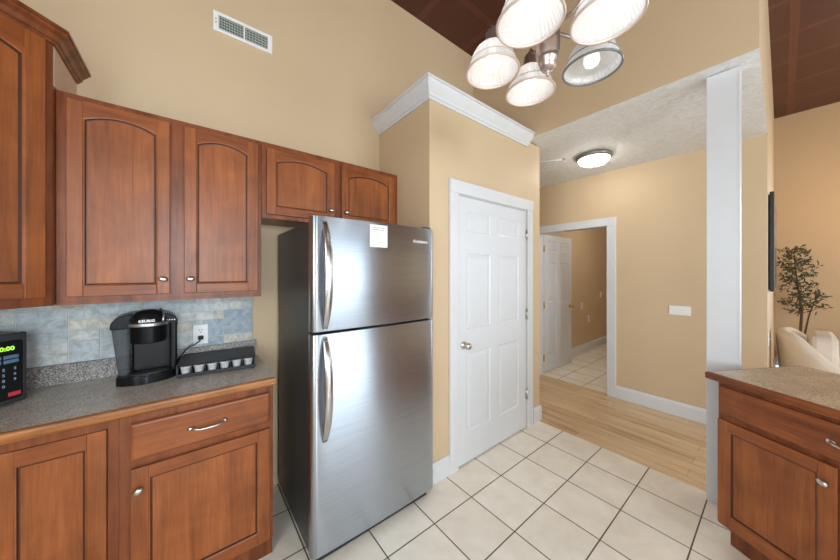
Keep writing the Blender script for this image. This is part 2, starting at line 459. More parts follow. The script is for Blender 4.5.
def door_knob(parent, loc, mat, direction=-1):
    m = MB(); R = Matrix.Rotation(PI / 2 if direction < 0 else -PI / 2, 3, 'X')
    m.lathe([(0, 0), (.03, 0), (.031, .004), (.024, .009), (.011, .012), (.010, .028), (.018, .034), (.026, .042), (.0275, .052), (.023, .061), (.010, .066), (0, .066)], loc, R, 28)
    return m.build('knob', mat, parent)
def hinge(parent, x, y, z, mat):
    m = MB(); m.cyl((x, y, z - .045), (x, y, z + .045), .006, n=12); m.box(x - .016, x + .016, y + .003, y + .006, z - .042, z + .042)
    m.cyl((x, y, z + .045), (x, y, z + .051), .0045, n=10); m.cyl((x, y, z - .051), (x, y, z - .045), .0045, n=10)
    return m.build('hinge', mat, parent)

d1 = struct_empty('door_1', (1.548, 1.489, 0))
d1['label'] = 'closed white six panel pantry door beside the refrigerator'
slab = six_panel('door_slab', .894, 2.005, d1, m_door, [(.089, .377), (.484, .780)], [(.228, .828), (1.002, 1.582), (1.744, 1.902)])
slab.location = (0, 0, .012)
door_knob(slab, (.056, -.0005, .893), m_nickel)
for z in (.32, 1.06, 1.80): hinge(d1, .905, -.010, z, m_nickel)
cs = MB()
cs.box(-.096, -.010, -.014, .0055, 0, 2.028, .002); cs.box(.914, 1.000, -.014, .0055, 0, 2.028, .002)
cs.box(-.099, 1.004, -.019, .0055, 2.028, 2.123, .002)
cs.box(-.010, -.004, .002, .10, 0, 2.03); cs.box(.899, .905, .002, .10, 0, 2.03); cs.box(-.004, .899, .002, .10, 2.022, 2.03)
cs.build('door_casing', m_white, d1)

d2 = struct_empty('door_2', (XHW, 2.145, 0))
d2['label'] = 'white six panel door standing open into the back room'
cs = MB()   # local x = into the back room, y along the wall
cs.box(-.016, -.0005, -.945, -.852, 0, 2.0, .002); cs.box(-.016, -.0005, .0, .093, 0, 2.0, .002); cs.box(-.019, -.0005, -.948, .096, 2.0, 2.093, .002)
cs.box(-.0005, T + .001, -.864, -.848, 0, 2.012); cs.box(-.0005, T + .001, -.006, .009, 0, 2.012); cs.box(-.0005, T + .001, -.848, -.006, 2.0, 2.014)
cs.box(T + .001, T + .016, -.945, -.852, 0, 2.0, .002); cs.box(T + .001, T + .016, -.948, .03, 2.0, 2.093, .002)
cs.build('door_casing', m_white, d2)
slab = six_panel('door_slab', .83, 1.985, d2, m_door, [(.095, .35), (.465, .73)], [(.228, .828), (1.002, 1.582), (1.744, 1.902)], both=True)
slab.location = (.128, -.008, .01); slab.rotation_euler = (0, 0, math.radians(-1))
door_knob(slab, (.77, -.0005, .90), m_brass); door_knob(slab, (.77, .0365, .90), m_brass, 1)
for z in (.22, .98, 1.79): hinge(d2, .118, -.016, z, m_brass)

# ------------------------------------------------------------------ cabinet parts
def cab_door(name, parent, x0, x1, z0, z1, y1, th=.019, arch=0.0, st=.05, mats=None, rt=None, rb=None, key=0):
    """front faces -y; back plane at y1, front at y1-th"""
    mats = mats or [m_cherry, m_cherry_h]
    y0 = y1 - th; rt = rt or st; rb = rb or st; m = MB(); b = .003
    m.box(x0, x0 + st, y0, y1, z0, z1, b); m.box(x1 - st, x1, y0, y1, z0, z1, b)
    m.box(x0 + st, x1 - st, y0 + .0003, y1, z0 + .0003, z0 + rb, .002, mi=1)
    xa, xb = x0 + st, x1 - st; zt = z1 - rt
    n = 14
    arc = [(xa + (xb - xa) * k / n, zt - arch + arch * (1 - (2 * k / n - 1) ** 2)) for k in range(n + 1)] if arch else [(xa, zt), (xb, zt)]
    m.prism([(xa, z1 - .0003), (xb, z1 - .0003)] + arc[::-1], 'y', y0 + .0003, y1, mi=1)
    # moulded step and recessed panel following the opening
    op = [(xa, z0 + rb), (xb, z0 + rb)] + arc[::-1]
    cx, cz = (xa + xb) / 2, (z0 + rb + zt) / 2; loops = []
    for ins, y in ((0, y0 + .002), (.004, y0 + .0035), (.007, y0 + .009), (.011, y0 + .0095)):
        fx = 1 - 2 * ins / (xb - xa); fz = 1 - 2 * ins / (zt - z0 - rb)
        loops.append([m.bm.verts.new((cx + (p[0] - cx) * fx, y, cz + (p[1] - cz) * fz)) for p in op])
    k = len(op)
    for q_, (A, B) in enumerate(zip(loops, loops[1:])):
        for i in range(k):
            f = m.bm.faces.new((A[i], A[(i + 1) % k], B[(i + 1) % k], B[i])); f.material_index = 2 if q_ else 0
    m.bm.faces.new(loops[-1])
    return m.build(name, mats + [m_groove], parent)
def oval_knob(parent, x, y, z, tilt=0):
    m = MB(); R = Matrix.Rotation(PI / 2, 3, 'X')
    m.lathe([(0, 0), (.0075, 0), (.0055, .004), (.005, .013), (.006, .014)], (x, y, z), R, 16)
    R2 = Matrix.Rotation(tilt, 3, 'Y') @ R
    m.lathe([(0, 0), (.008, .0), (.0135, .003), (.0155, .007), (.013, .0115), (.007, .014), (0, .0148)], Vector((x, y - .013, z)), R2, 24, sx=1.15, sy=.82)
    return m.build('knob', m_nickel, parent)
def pull(parent, x0, x1, y, z):
    m = MB(); n = 14; pts = []; rad = []
    for k in range(n + 1):
        t = k / n; u = 2 * t - 1
        pts.append((x0 + (x1 - x0) * t, y - .004 - .024 * (1 - u ** 4) , z - .004 * (1 - u * u))); rad.append(.0045 + .0025 * abs(u) ** 3)
    m.tube(pts, rad, 12)
    R = Matrix.Rotation(PI / 2, 3, 'X')
    for x in (x0, x1): m.lathe([(0, 0), (.010, 0), (.011, .004), (.009, .009), (.004, .012), (0, .012)], (x, y, z), R, 18, sx=1.3)
    return m.build('handle', m_nickel, parent)
def slab_front(name, parent, x0, x1, z0, z1, y1, th=.019, mat=None):
    m = MB(); y0 = y1 - th
    m.box(x0, x1, y0 + .005, y1, z0, z1, .001)
    L = []
    for ins, y in ((.0, y0 + .005), (.004, y0 + .0018), (.010, y0)):
        L.append([m.bm.verts.new(p) for p in ((x0 + ins, y, z0 + ins), (x1 - ins, y, z0 + ins), (x1 - ins, y, z1 - ins), (x0 + ins, y, z1 - ins))])
    for A, B in zip(L, L[1:]):
        for i in range(4): m.bm.faces.new((A[i], A[(i + 1) % 4], B[(i + 1) % 4], B[i]))
    m.bm.faces.new(L[-1])
    return m.build(name, mat or m_cherry_h, parent)

# ---- upper cabinets on the back wall (world coords via root at wall)
FU = 1.884
w1 = thing('wall_cabinet', 'cherry wall cabinet with two arched panel doors above the coffee maker', 'cabinet', (0, 0, 1.315))
m = MB(); z = -1.315
m.box(-.4375, .323, FU, YB - .001, 1.325 + z, 2.212 + z, .002); m.box(-.4375, .323, FU - .001, FU + .02, 1.312 + z, 1.326 + z)
m.build('body', m_cab, w1)
dA = cab_door('door', w1, -.407, -.077, 1.346 + z, 2.184 + z, FU - .0005, arch=.03, st=.048, rt=.043, rb=.046)
oval_knob(dA, -.101, FU - .0195, 1.418 + z, .25)
dB = cab_door('door', w1, -.024, .304, 1.346 + z, 2.184 + z, FU - .0005, arch=.03, st=.050, rt=.043, rb=.046)
oval_knob(dB, .001, FU - .0195, 1.418 + z, -.1)
w2 = thing('wall_cabinet', 'short cherry wall cabinet with two arched doors above the refrigerator', 'cabinet', (0, 0, 1.765))
z = -1.765; m = MB(); m.box(.324, 1.2725, FU, YB - .001, 1.768 + z, 2.212 + z, .002); m.build('body', m_cab, w2)
dA = cab_door('door', w2, .349, .758, 1.792 + z, 2.178 + z, FU - .0005, arch=.032, st=.048, rt=.040, rb=.046)
oval_knob(dA, .731, FU - .0195, 1.858 + z, 0)
dB = cab_door('door', w2, .807, 1.236, 1.792 + z, 2.178 + z, FU - .0005, arch=.032, st=.048, rt=.040, rb=.046)
oval_knob(dB, .838, FU - .0195, 1.858 + z, 0)

# ---- diagonal corner wall cabinet, taller, with crown
c0 = Vector((-.438, 1.847)); q = math.sqrt(.5); Ld = .56
cc = thing('corner_cabinet', 'tall diagonal cherry corner cabinet with dark crown moulding at left', 'cabinet', (c0.x, c0.y, 1.315), PI / 4)
def loc2(x, y): d = Vector((x - c0.x, y - c0.y)); return (d.x * q + d.y * q, -d.x * q + d.y * q)
pl = [loc2(*p) for p in ((c0.x, c0.y), (c0.x, YB - .0015), (XW + .0015, YB - .0015), (XW + .0015, c0.y - Ld * q), (c0.x - Ld * q, c0.y - Ld * q))]
m = MB(); m.prism(pl, 'z', .0, 1.10); m.build('body', m_cab, cc)
m = MB(); sp = [loc2(c0.x + .0003, c0.y + .012), loc2(c0.x + .0018, c0.y + .012), loc2(c0.x + .0018, YB - .002), loc2(c0.x + .0003, YB - .002)]
m.prism(sp, 'z', .90, 1.075); m.build('side_panel', m_raw, cc)
dd = cab_door('door', cc, -Ld + .03, -.030,   .035, 1.055, -.0005, arch=.035, st=.058, rt=.062, rb=.055)
oval_knob(dd, -Ld + .055, -.0195, .10, 0)
m = MB()
m.sweep([loc2(XW + .002, c0.y - Ld * q - .001), loc2(c0.x - Ld * q, c0.y - Ld * q - .001), loc2(c0.x + .0005, c0.y), loc2(c0.x + .0005, YB - .0015)],
        [(.001, 1.060), (.008, 1.060), (.012, 1.069), (.018, 1.073), (.025, 1.090), (.038, 1.102), (.042, 1.110), (.048, 1.112), (.048, 1.124), (.001, 1.124)])
m.build('crown', m_cab, cc)

# ---- base cabinets
FB = 1.643
b1 = thing('base_cabinet', 'cherry corner base cabinet with inset door under the worktop at left', 'cabinet', (0, 0, 0))
m = MB()
m.box(XW + .0015, -.53, FB, YB - .001, .0005, .876); m.box(-.252, -.222, FB, YB - .001, .0005, .876)
m.box(-.53, -.252, FB + .022, YB - .001, .0005, .876); m.box(-.53, -.252, FB, FB + .022, .838, .876); m.box(-.53, -.252, FB, FB + .022, .0005, .085)
m.build('body', m_cab, b1)
dd = cab_door('door', b1, -.527, -.2555, .089, .834, FB + .0215, arch=0, st=.053, rt=.056, rb=.055)
b2 = thing('base_cabinet', 'cherry base cabinet with one drawer and one door beside the refrigerator', 'cabinet', (0, 0, 0))
m = MB(); m.box(-.2215, .336, FB, YB - .001, .085, .876, .001); m.box(-.2215, .333, FB + .004, YB - .001, .0005, .085); m.build('body', m_cab, b2)
dr = slab_front('drawer', b2, -.187, .316, .690, .838, FB - .0005)
pull(dr, .004, .124, FB - .0197, .762)
dd = cab_door('door', b2, -.187, .318, .092, .656, FB - .0005, arch=0, st=.054, rt=.048, rb=.056)
oval_knob(dd, -.164, FB - .0195, .572, -.6)

wt = thing('worktop', 'speckled brown laminate worktop with oak front edge along the back wall', 'worktop', (0, 0, .878))
m = MB(); m.box(XW + .001, .341, 1.628, YB - .001, -.0015, .036, .001); m.build('counter_surface', m_lam, wt)
m = MB(); m.prism([(1.6278, -.002), (1.6278, .0362), (1.616, .0355), (1.611, .031), (1.609, .024), (1.609, .008), (1.611, .002), (1.615, -.002)], 'x', XW + .001, .341)
m.build('front_edge', m_oak_edge, wt)
m = MB(); m.box(XW + .021, .336, YB - .021, YB - .001, .0365, .132, .002); m.box(XW + .001, XW + .02, 1.63, YB - .0015, .0365, .132, .002); m.build('upstand', m_lamup, wt)

# ---- tumbled stone backsplash
tones = [srgb(208, 209, 205), srgb(190, 198, 200), srgb(214, 208, 197), srgb(166, 180, 190), srgb(196, 189, 178)]
def stone(c, i):
    mm, nt, b = new_mat('tumbled_stone_%d' % i); v = coords(nt)
    f = noise(nt, v, 26, 6, .7, .6)
    nt.links.new(ramp(nt, f, [(.3, tuple(x * .55 for x in c[:3]) + (1,)), (.55, c), (.75, tuple(min(1, x * 1.25) for x in c[:3]) + (1,))]), b.inputs['Base Color'])
    b.inputs['Roughness'].default_value = .5; bump(nt, b, f, .3, .004); return mm
mst = [stone(c, i) for i, c in enumerate(tones)] + [plain('pale_grout', srgb(206, 207, 203), .8)]
m = MB(); X0, X1, Z0, Z1 = XW + .005, .318, 1.0105, 1.3235; cell = .052
m.box(X0, X1, YB - .006, YB - .001, Z0, Z1, mi=5)
nx = int(round((X1 - X0) / cell)); nz = int(round((Z1 - Z0) / cell)); cxs, czs = (X1 - X0) / nx, (Z1 - Z0) / nz
used = [[False] * nz for _ in range(nx)]; rnd = random.Random(5)
for j in range(nz):
    for i in range(nx):
        if used[i][j]: continue
        opts = [(3, 2), (3, 1), (2, 1), (2, 2), (2, 1), (3, 2), (1, 1)]; rnd.shuffle(opts)
        for w, h in opts + [(1, 1)]:
            if i + w <= nx and j + h <= nz and not any(used[a][b] for a in range(i, i + w) for b in range(j, j + h)): break
        for a in range(i, i + w):
            for b in range(j, j + h): used[a][b] = True
        g = .0022
        m.box(X0 + i * cxs + g, X0 + (i + w) * cxs - g, YB - .0105, YB - .005, Z0 + j * czs + g, Z0 + (j + h) * czs - g, .0018, 2, mi=rnd.choice([0, 0, 1, 1, 2, 3, 4]))
tag(m.build('backsplash', mst), 'tumbled blue grey stone tile backsplash between worktop and wall cabinets', 'backsplash')

# ------------------------------------------------------------------ refrigerator
FX0, FX1, FY = .457, 1.243, 1.402
fr = thing('refrigerator', 'stainless steel top freezer refrigerator with black sides', 'refrigerator', (FX0, FY, 0))
Wf = FX1 - FX0
m = MB(); m.box(.006, Wf - .006, .072, .70, .045, 1.705, .006); m.build('body', m_fridgeside, fr)
m = MB(); m.box(.012, Wf - .012, .058, .073, .07, 1.70); m.build('gasket', m_gap, fr)
m = MB(); m.box(.03, Wf - .05, .030, .07, .014, .050, .003); m.build('kick_grille', m_blackmatte, fr)
def fdoor(name, z0, z1):
    n = 16; pts = []
    r = .028
    for k in range(7):
        a = PI + PI / 2 * k / 6; pts.append((r + r * math.cos(a), r + .006 + r * math.sin(a)))
    for k in range(1, n):
        t = k / n; pts.append((r + (Wf - 2 * r) * t, .006 - .007 * (1 - (2 * t - 1) ** 2)))
    for k in range(7):
        a = -PI / 2 + PI / 2 * k / 6; pts.append((Wf - r + r * math.cos(a), r + .006 + r * math.sin(a)))
    pts += [(Wf, .058), (0, .058)]
    m = MB(); m.prism(pts, 'z', z0, z1, smooth=False)
    for f in m.bm.faces:
        if abs(f.normal.z) < .5: f.smooth = True
    o = m.build(name, m_steel, fr); bv = o.modifiers.new('b', 'BEVEL'); bv.width = .003; bv.segments = 2; bv.limit_method = 'ANGLE'; bv.angle_limit = 1.0
    return o
up = fdoor('freezer_door', 1.157, 1.729); dn = fdoor('fresh_food_door', .056, 1.145)
def fhandle(parent, z0, z1):
    m = MB(); n = 26; rows = []
    x = .062
    for k in range(n + 1):
        t = k / n; u = 2 * t - 1; zz = z0 + (z1 - z0) * t
        w = .012 + .009 * (1 - abs(u) ** 3); off = .0 + .052 * (1 - abs(u) ** 2.6); th = .007 + .006 * (1 - abs(u))
        c = Vector((x, -.0005 - off, zz)); row = []
        for j in range(12):
            a = 2 * PI * j / 12; row.append(m.bm.verts.new(c + Vector((w * math.cos(a), th * math.sin(a), 0))))
        rows.append(row)
    for A, B in zip(rows, rows[1:]):
        for j in range(12):
            f = m.bm.faces.new((A[j], A[(j + 1) % 12], B[(j + 1) % 12], B[j])); f.smooth = True
    m.bm.faces.new(rows[0]); m.bm.faces.new(rows[-1])
    for zz in (z0 + .008, z1 - .008): m.box(x - .011, x + .011, -.006, .006, zz - .012, zz + .012, .003)
    return m.build('handle', plain_steel, parent)
plain_steel = plain('polished_handle_steel', (.60, .60, .61, 1), .22, 1, var=.04)
fhandle(up, 1.172, 1.700); fhandle(dn, .618, 1.130)
m_badge = plain('silver_badge', (.85, .86, .88, 1), .3, .3, var=.02)
text_mesh('badge', 'Frigidaire', .026, m_badge, up, (.662, .0012, 1.640), (PI / 2, 0, 0), shear=.25, sx=1.15, bold=.0006)
m = MB(); m.box(Wf - .07, Wf - .012, .03, .10, 1.7295, 1.742, .004); m.build('hinge_cover', m_darkgrey, fr)
for x in (.08, Wf - .05): 
    m = MB(); m.cyl((x, .12, .0005), (x, .12, .045), .016, n=14); m.build('foot', m_blackmatte, fr)
for x in (.10, Wf - .10): MB().box(x - .015, x + .015, .60, .66, .0005, .045, .004).build('roller', m_blackmatte, fr)
# energy / notice sheet stuck to the freezer door
m_paper = plain('white_paper', srgb(236, 235, 232), .6, var=.02); m_ink = plain('grey_print', srgb(120, 120, 124), .7)
nt_ = thing('paper_notice', 'small white printed paper stuck to the freezer door', 'notice', (FX0 + .365, FY - .0012, 1.652))
PW = .112; m = MB(); m.box(-PW / 2, PW / 2, -.0006, 0, -.062, .062); m.build('sheet', m_paper, nt_)
m = MB(); rnd = random.Random(3)
for i in range(9):
    zz = .046 - i * .0115; x = -PW / 2 + (.02 if i < 2 else .006); hgt = .0042 if i < 2 else .0018
    while x < PW / 2 - (.02 if i < 2 else (.045 if i < 7 else .03)):
        w = rnd.uniform(.004, .014); m.box(x, min(x + w, PW / 2 - .006), -.0009, -.0005, zz - hgt / 2, zz + hgt / 2); x += w + rnd.uniform(.002, .006)
m.build('print', m_ink, nt_)

# ------------------------------------------------------------------ countertop items
# microwave in the corner at 45 degrees
mw = thing('microwave', 'black countertop microwave with green clock at the left edge', 'microwave', (-.5415, 1.972, .9145), PI / 4)
m = MB(); m.box(-.48, 0, .012, .226, .012, .288, .006); m.build('body', m_darkgrey, mw)
m = MB(); m.box(-.482, .002, -.012, .0118, .008, .29, .006); m.build('front_frame', m_darkgrey, mw)
m = MB(); m.prism(rr(-.118, -.012, .026, .262, .012), 'y', -.0135, -.0115); cp = m.build('control_panel', m_black, mw)
m = MB(); m.box(-.47, -.13, -.017, -.0122, .02, .28, .004); m.build('door', m_black, mw)
m_green = emis('green_clock_segments', srgb(150, 225, 60), .9)
text_mesh('clock_digits', '0:00', .023, m_green, cp, (-.055, -.0142, .230), (PI / 2, 0, 0), bold=.0006)
m_btn = plain('pale_button_print', srgb(150, 170, 190), .5); m_red = plain('red_button', srgb(206, 60, 66), .4)
m = MB()
for r in range(2):
    for c in range(2): m.box(-.110 + c * .046, -.070 + c * .046, -.0142, -.0134, .190 - r * .018, .203 - r * .018, .001)
m.build('mode_button', plain('blue_grey_button', srgb(96, 122, 150), .4), cp)
for r in range(4):
    for c in range(3):
        s_ = '123456789 0 '[r * 3 + c]
        if s_ != ' ': text_mesh('number_key', s_, .015, m_btn, cp, (-.094 + c * .030, -.0142, .148 - r * .022), (PI / 2, 0, 0), bold=.0003)
MB().box(-.052, -.018, -.0146, -.0134, .038, .054, .001).build('start_button', m_red, cp)
MB().box(-.110, -.092, -.0146, -.0134, .038, .052, .001).build('stop_button', m_btn, cp)
for x in (-.44, -.04):
    for y in (.03, .20): MB().cyl((x, y, 0), (x, y, .013), .012, n=12).build('foot', m_blackmatte, mw)

# coffee maker
cm = thing('coffee_maker', 'black single cup coffee maker with water tank on the worktop', 'coffee maker', (-.165, 2.022, .9145), math.radians(4))
cm.scale = (1.05, 1.04, 1.045)
m_silver = plain('silver_trim', (.55, .56, .57, 1), .3, .9, var=.03)
m = MB()   # base: drip tray front, bulging forwards
def arcfront(hw, y_side, y_front, y_back, n=14):
    pts = [(-hw, y_back), (-hw, y_side)]
    for k in range(1, n): t = -1 + 2 * k / n; pts.append((hw * t, y_side + (y_front - y_side) * (1 - t * t) ** .8))
    return pts + [(hw, y_side), (hw, y_back)]
m.prism([(x_ - .004, y_) for x_, y_ in arcfront(.103, -.072, -.122, .092)], 'z', .0005, .040, bev=.003); m.build('base', m_black, cm)
m = MB(); m.prism(arcfront(.070, -.078, -.108, -.035), 'z', .040, .044)
for k in range(7): m.box(-.058 + k * .018, -.050 + k * .018, -.098, -.045, .0438, .0455)
m.build('drip_tray', m_darkgrey, cm)
m = MB(); m.prism(rr(-.060, .098, -.010, .096, .022), 'z', .0402, .272, bev=.003); m.box(-.052, .088, -.0125, -.008, .05, .20, .002); m.build('body', m_shell, cm)
m = MB(); m.prism(rr(.074, .104, -.062, .092, .012), 'z', .0402, .262, bev=.002); m.build('side_pillar', m_black, cm)
def tank_mat():
    mm, nt, b = new_mat('smoky_clear_tank'); b.inputs['Base Color'].default_value = srgb(120, 123, 126); b.inputs['Roughness'].default_value = .15; b.inputs['Specular IOR Level'].default_value = .3
    b.inputs['Transmission Weight'].default_value = .55; b.inputs['IOR'].default_value = 1.2; b.inputs['Alpha'].default_value = .8; return mm
m = MB(); m.prism(rr(-.124, -.064, -.055, .090, .018), 'z', .0402, .252, bev=.002)
for v_ in m.bm.verts: v_.co.x += .022 * (1 - (v_.co.z - .04) / .212) * (-.064 - v_.co.x) / .06
m.build('water_tank', tank_mat(), cm)
m = MB()   # rounded head: cross-section dome extruded front to back
def dome(hw0, hw1, z0, z1, n=18):
    pts = [(hw0, z0), (hw1, z0)]; cx = (hw0 + hw1) / 2; hw = (hw1 - hw0) / 2
    for k in range(n + 1):
        t = math.cos(PI * k / n); pts.append((cx + hw * t, z0 + .018 + (z1 - z0 - .018) * (1 - abs(t) ** 2.6) ** .5))
    return pts
m.prism(dome(-.128, .106, .250, .322), 'y', -.045, .094, bev=.004); m.build('head', m_gloss, cm)
m = MB(); m.prism(arcfront(.062, -.075, -.118, -.03), 'z', .184, .268, bev=.004); m.build('pod_holder', m_gloss, cm)
m = MB(); m.prism(arcfront(.070, -.082, -.128, -.03), 'z', .262, .279, bev=.004); m.build('handle_band', m_silver, cm)
m = MB()
prof = [(.066, .0), (.066, .008), (.060, .028), (.045, .044), (.022, .052), (0, .054)]
m.lathe(prof, (-.0, -.045, .283), n=32, sy=1.12); m.build('lid', m_black, cm)
m = MB(); m.tube([(.050, -.10, .282), (.052, -.085, .305), (.048, -.06, .325), (.040, -.03, .334)], .004, 8); m.build('lid_strip', m_silver, cm)
text_mesh('brand_lettering', 'KEURIG', .016, m_plate, cm, (-.006, -.1205, .2885), (PI / 2, 0, 0), bold=.0006)
for k in range(4): 
    m = MB(); m.cyl((.078 + k * .009 - .012, -.0455, .278), (.078 + k * .009 - .012, -.0475, .278), .0028, n=10); m.build('indicator_light', m_plate, cm)
# cord to the wall outlet
OX, OZ = .048, 1.083
m = MB(); loc = lambda x, y, zz: Matrix.Rotation(-math.radians(4), 3, 'Z') @ Vector(((x + .165) / 1.05, (y - 2.022) / 1.04, (zz - .9145) / 1.045))
m.tube([loc(*p) for p in ((-.062, 2.09, .945), (-.035, 2.10, .99), (-.010, 2.11, 1.022), (.020, 2.115, 1.032), (.044, 2.117, 1.050), (OX, 2.122, 1.064))], .0035, 8)
p = loc(OX, 2.132, 1.066); m.box(p.x - .012, p.x + .012, p.y - .016, p.y + .012, p.z - .010, p.z + .012, .004)
m.build('power_cord', m_black, cm)
# wall outlet
def wall_plate(name, label, cat, loc, rz, w, h, kind):
    t = thing(name, label, cat, loc, rz); m = MB(); m.box(-w / 2, w / 2, -.006, 0, -h / 2, h / 2, .0025); m.build('cover_plate', m_plate, t)
    if kind == 'outlet':
        for zz in (.021, -.021):
            m = MB(); m.prism(rr(-.014, .014, zz - .0165, zz + .0165, .008), 'y', -.0075, -.0058); so = m.build('socket', m_plate, t)
            m = MB(); m.box(-.0075, -.005, -.0079, -.0074, zz - .001, zz + .009); m.box(.005, .0075, -.0079, -.0074, zz - .001, zz + .009); m.box(-.0025, .0025, -.0079, -.0074, zz - .011, zz - .006)
            m.build('slot', m_gap, so)
    else:
        n = kind
        for k in range(n):
            x = (k - (n - 1) / 2) * .046 if n > 1 else 0
            m = MB(); m.box(x - .0055, x + .0055, -.0068, -.0055, -.0125, .0125, .0005); m.box(x - .004, x + .004, -.014, -.006, -.001, .007, .0015); m.build('switch_toggle', m_plate, t)
    return t
wall_plate('wall_outlet', 'white double socket on the stone backsplash with coffee maker plug', 'outlet', (OX, YB - .0108, 1.084), 0, .072, .114, 'outlet')

# pod drawer with pods
ry = math.radians(-6.5)
pd = thing('coffee_pod_organizer', 'low black mesh coffee pod organizer beside the coffee maker', 'organizer', (-.055, 1.888, .9145), ry)
RW, RD, RH = .345, .247, .068
m = MB(); m.box(0, RW, .0, RD, RH - .004, RH, .0015)
m.box(0, .004, 0, RD, .006, RH - .004); m.box(RW - .004, RW, 0, RD, .006, RH - .004); m.box(.004, RW - .004, RD - .004, RD, .006, RH - .004)
m.build('case', m_blackmatte, pd)
m = MB(); m.box(.006, RW - .006, .004, RD - .008, .008, .011); m.box(.004, RW - .004, -.003, .001, .006, .022, .001)
for k in range(7):
    x = .006 + (RW - .012) * k / 6; m.box(x - .002, x + .002, -.002, .002, .008, RH - .006)
m.build('tray', m_blackmatte, pd)
for x in (.012, RW - .012):
    for y in (.015, RD - .015): MB().cyl((x, y, .0003), (x, y, .008), .007, n=10).build('foot', m_black, pd)
m_pod = plain('white_pod_cup', srgb(232, 232, 230), .4, var=.03); m_foil = plain('pod_foil', srgb(205, 205, 205), .35, .4)
M4 = Matrix.Rotation(ry, 3, 'Z')
pods = None; labs = ['first', 'second', 'third', 'fourth', 'fifth', 'sixth']
podlab = ['white coffee pod at the left end of the pod organizer beside the coffee maker', 'white coffee pod second from left in the pod organizer', 'white coffee pod third from left in the pod organizer',
          'white coffee pod third from right in the pod organizer', 'white coffee pod second from right in the pod organizer', 'white coffee pod at the right end of the pod organizer']
for k in range(6):
    x = .006 + (RW - .012) * (k + .5) / 6
    p = M4 @ Vector((x, .031, 0)) + Vector((-.055, 1.888, .9145 + .0113))
    if k == 0:
        r_ = thing('coffee_pod', podlab[0], 'coffee pod', p, 0, 'coffee pods in the organizer')
        m = MB(); m.lathe([(0, 0), (.016, 0), (.0175, .002), (.0225, .038), (.0255, .0385), (.0255, .0415), (0, .0415)], n=24); m.build('cup', m_pod, r_)
        m = MB(); m.lathe([(0, .0416), (.0245, .0416), (.024, .0424), (0, .0426)], n=24); m.build('lid', m_foil, r_)
        pods = r_
    else:
        r_ = pods.copy(); COL.objects.link(r_); r_.location = p; r_['label'] = podlab[k]
        for ch in list(pods.children):
            c = ch.copy(); COL.objects.link(c); c.parent = r_

# ------------------------------------------------------------------ wall vent
vt = thing('air_vent', 'white rectangular air register high on the back wall', 'vent', (.272, YB - .0005, 2.987))
VW, VH = .163, .060
m = MB()
for a in ((-VW, VW, .042, VH), (-VW, VW, -VH, -.042), (-VW, -VW + .028, -.042, .042), (VW - .028, VW, -.042, .042), (-.005, .005, -.042, .042)): m.box(a[0], a[1], -.010, 0, a[2], a[3], .002)
m.build('frame', m_plate, vt)
m = MB(); m.box(-VW + .02, VW - .02, -.002, -.0003, -.045, .045); m.build('duct_opening', m_gap, vt)
m = MB()
for s_ in (-1, 1):
    n = 15
    for k in range(n):
        x = s_ * (.012 + k * .0085); m.box(x - .0012, x + .0012, -.008, -.003, -.042, .042)
for k in range(5): m.box(-VW + .026, VW - .026, -.0055, -.0025, -.034 + k * .017 - .001, -.034 + k * .017 + .001)
m.build('louvre', plain('grey_green_louvre', srgb(205, 212, 202), .5), vt)
for i, zz in enumerate((.010, -.010)):
    MB().box(-VW + .011, -VW + .016, -.0108, -.0095, zz - .003, zz + .003).build('lever_slot', m_gap, vt)
# ------------------------------------------------------------------ chandelier
CX, CY, CZ = 1.075, .562, 2.27
ch = thing('chandelier', 'five light brushed nickel chandelier with ribbed bell glass shades', 'chandelier', (CX, CY, CZ))
m_pnickel = plain('satin_nickel', srgb(186, 170, 162), .35, .85, var=.04)
def shade_glass(name, tint, tw):
    mm, nt, b = new_mat(name); out = nt.nodes['Material Output']
    tl = N(nt, 'ShaderNodeBsdfTranslucent'); tl.inputs['Color'].default_value = tint
    df = N(nt, 'ShaderNodeBsdfDiffuse'); df.inputs['Color'].default_value = tint
    tr = N(nt, 'ShaderNodeBsdfTransparent'); gl = N(nt, 'ShaderNodeBsdfGlossy'); gl.inputs['Roughness'].default_value = .15
    a = N(nt, 'ShaderNodeMixShader'); a.inputs[0].default_value = .45; nt.links.new(tl.outputs[0], a.inputs[1]); nt.links.new(df.outputs[0], a.inputs[2])
    b_ = N(nt, 'ShaderNodeMixShader'); b_.inputs[0].default_value = tw; nt.links.new(a.outputs[0], b_.inputs[1]); nt.links.new(tr.outputs[0], b_.inputs[2])
    c = N(nt, 'ShaderNodeMixShader'); c.inputs[0].default_value = .06; nt.links.new(b_.outputs[0], c.inputs[1]); nt.links.new(gl.outputs[0], c.inputs[2])
    nt.links.new(c.outputs[0], out.inputs['Surface']); return mm
m_shade = shade_glass('ribbed_frosted_glass', (.96, .96, .96, 1), .20)
m_bulb_on = emis('lit_bulb', (1, .97, .92, 1), 2.9)
m_bulb_off = emis('unlit_bulb_glow', (1, .97, .92, 1), .35)  # bulb is off, a faint glow is added to it
m_rim = plain('lit_shade_rim', srgb(212, 190, 176), .3, .1); m_rimdark = plain('unlit_shade_rim', srgb(118, 120, 118), .15, .1)  # rim of the unlit shade painted darker than the lit ones
m = MB()
m.lathe([(0, -.066), (.004, -.066), (.007, -.058), (.004, -.050), (.010, -.046), (.024, -.040), (.030, -.028), (.030, -.012), (.036, -.008), (.036, .004), (.032, .008), (.038, .014), (.038, .022), (.043, .03), (.044, .15), (.040, .158), (.030, .165), (.014, .19), (.012, .24), (.0, .24)], n=32)
m.build('stem_body', m_pnickel, ch)
m = MB(); m.cyl((0, 0, .24), (0, 0, ZC - CZ - .03), .009, n=14); m.build('rod', m_pnickel, ch)
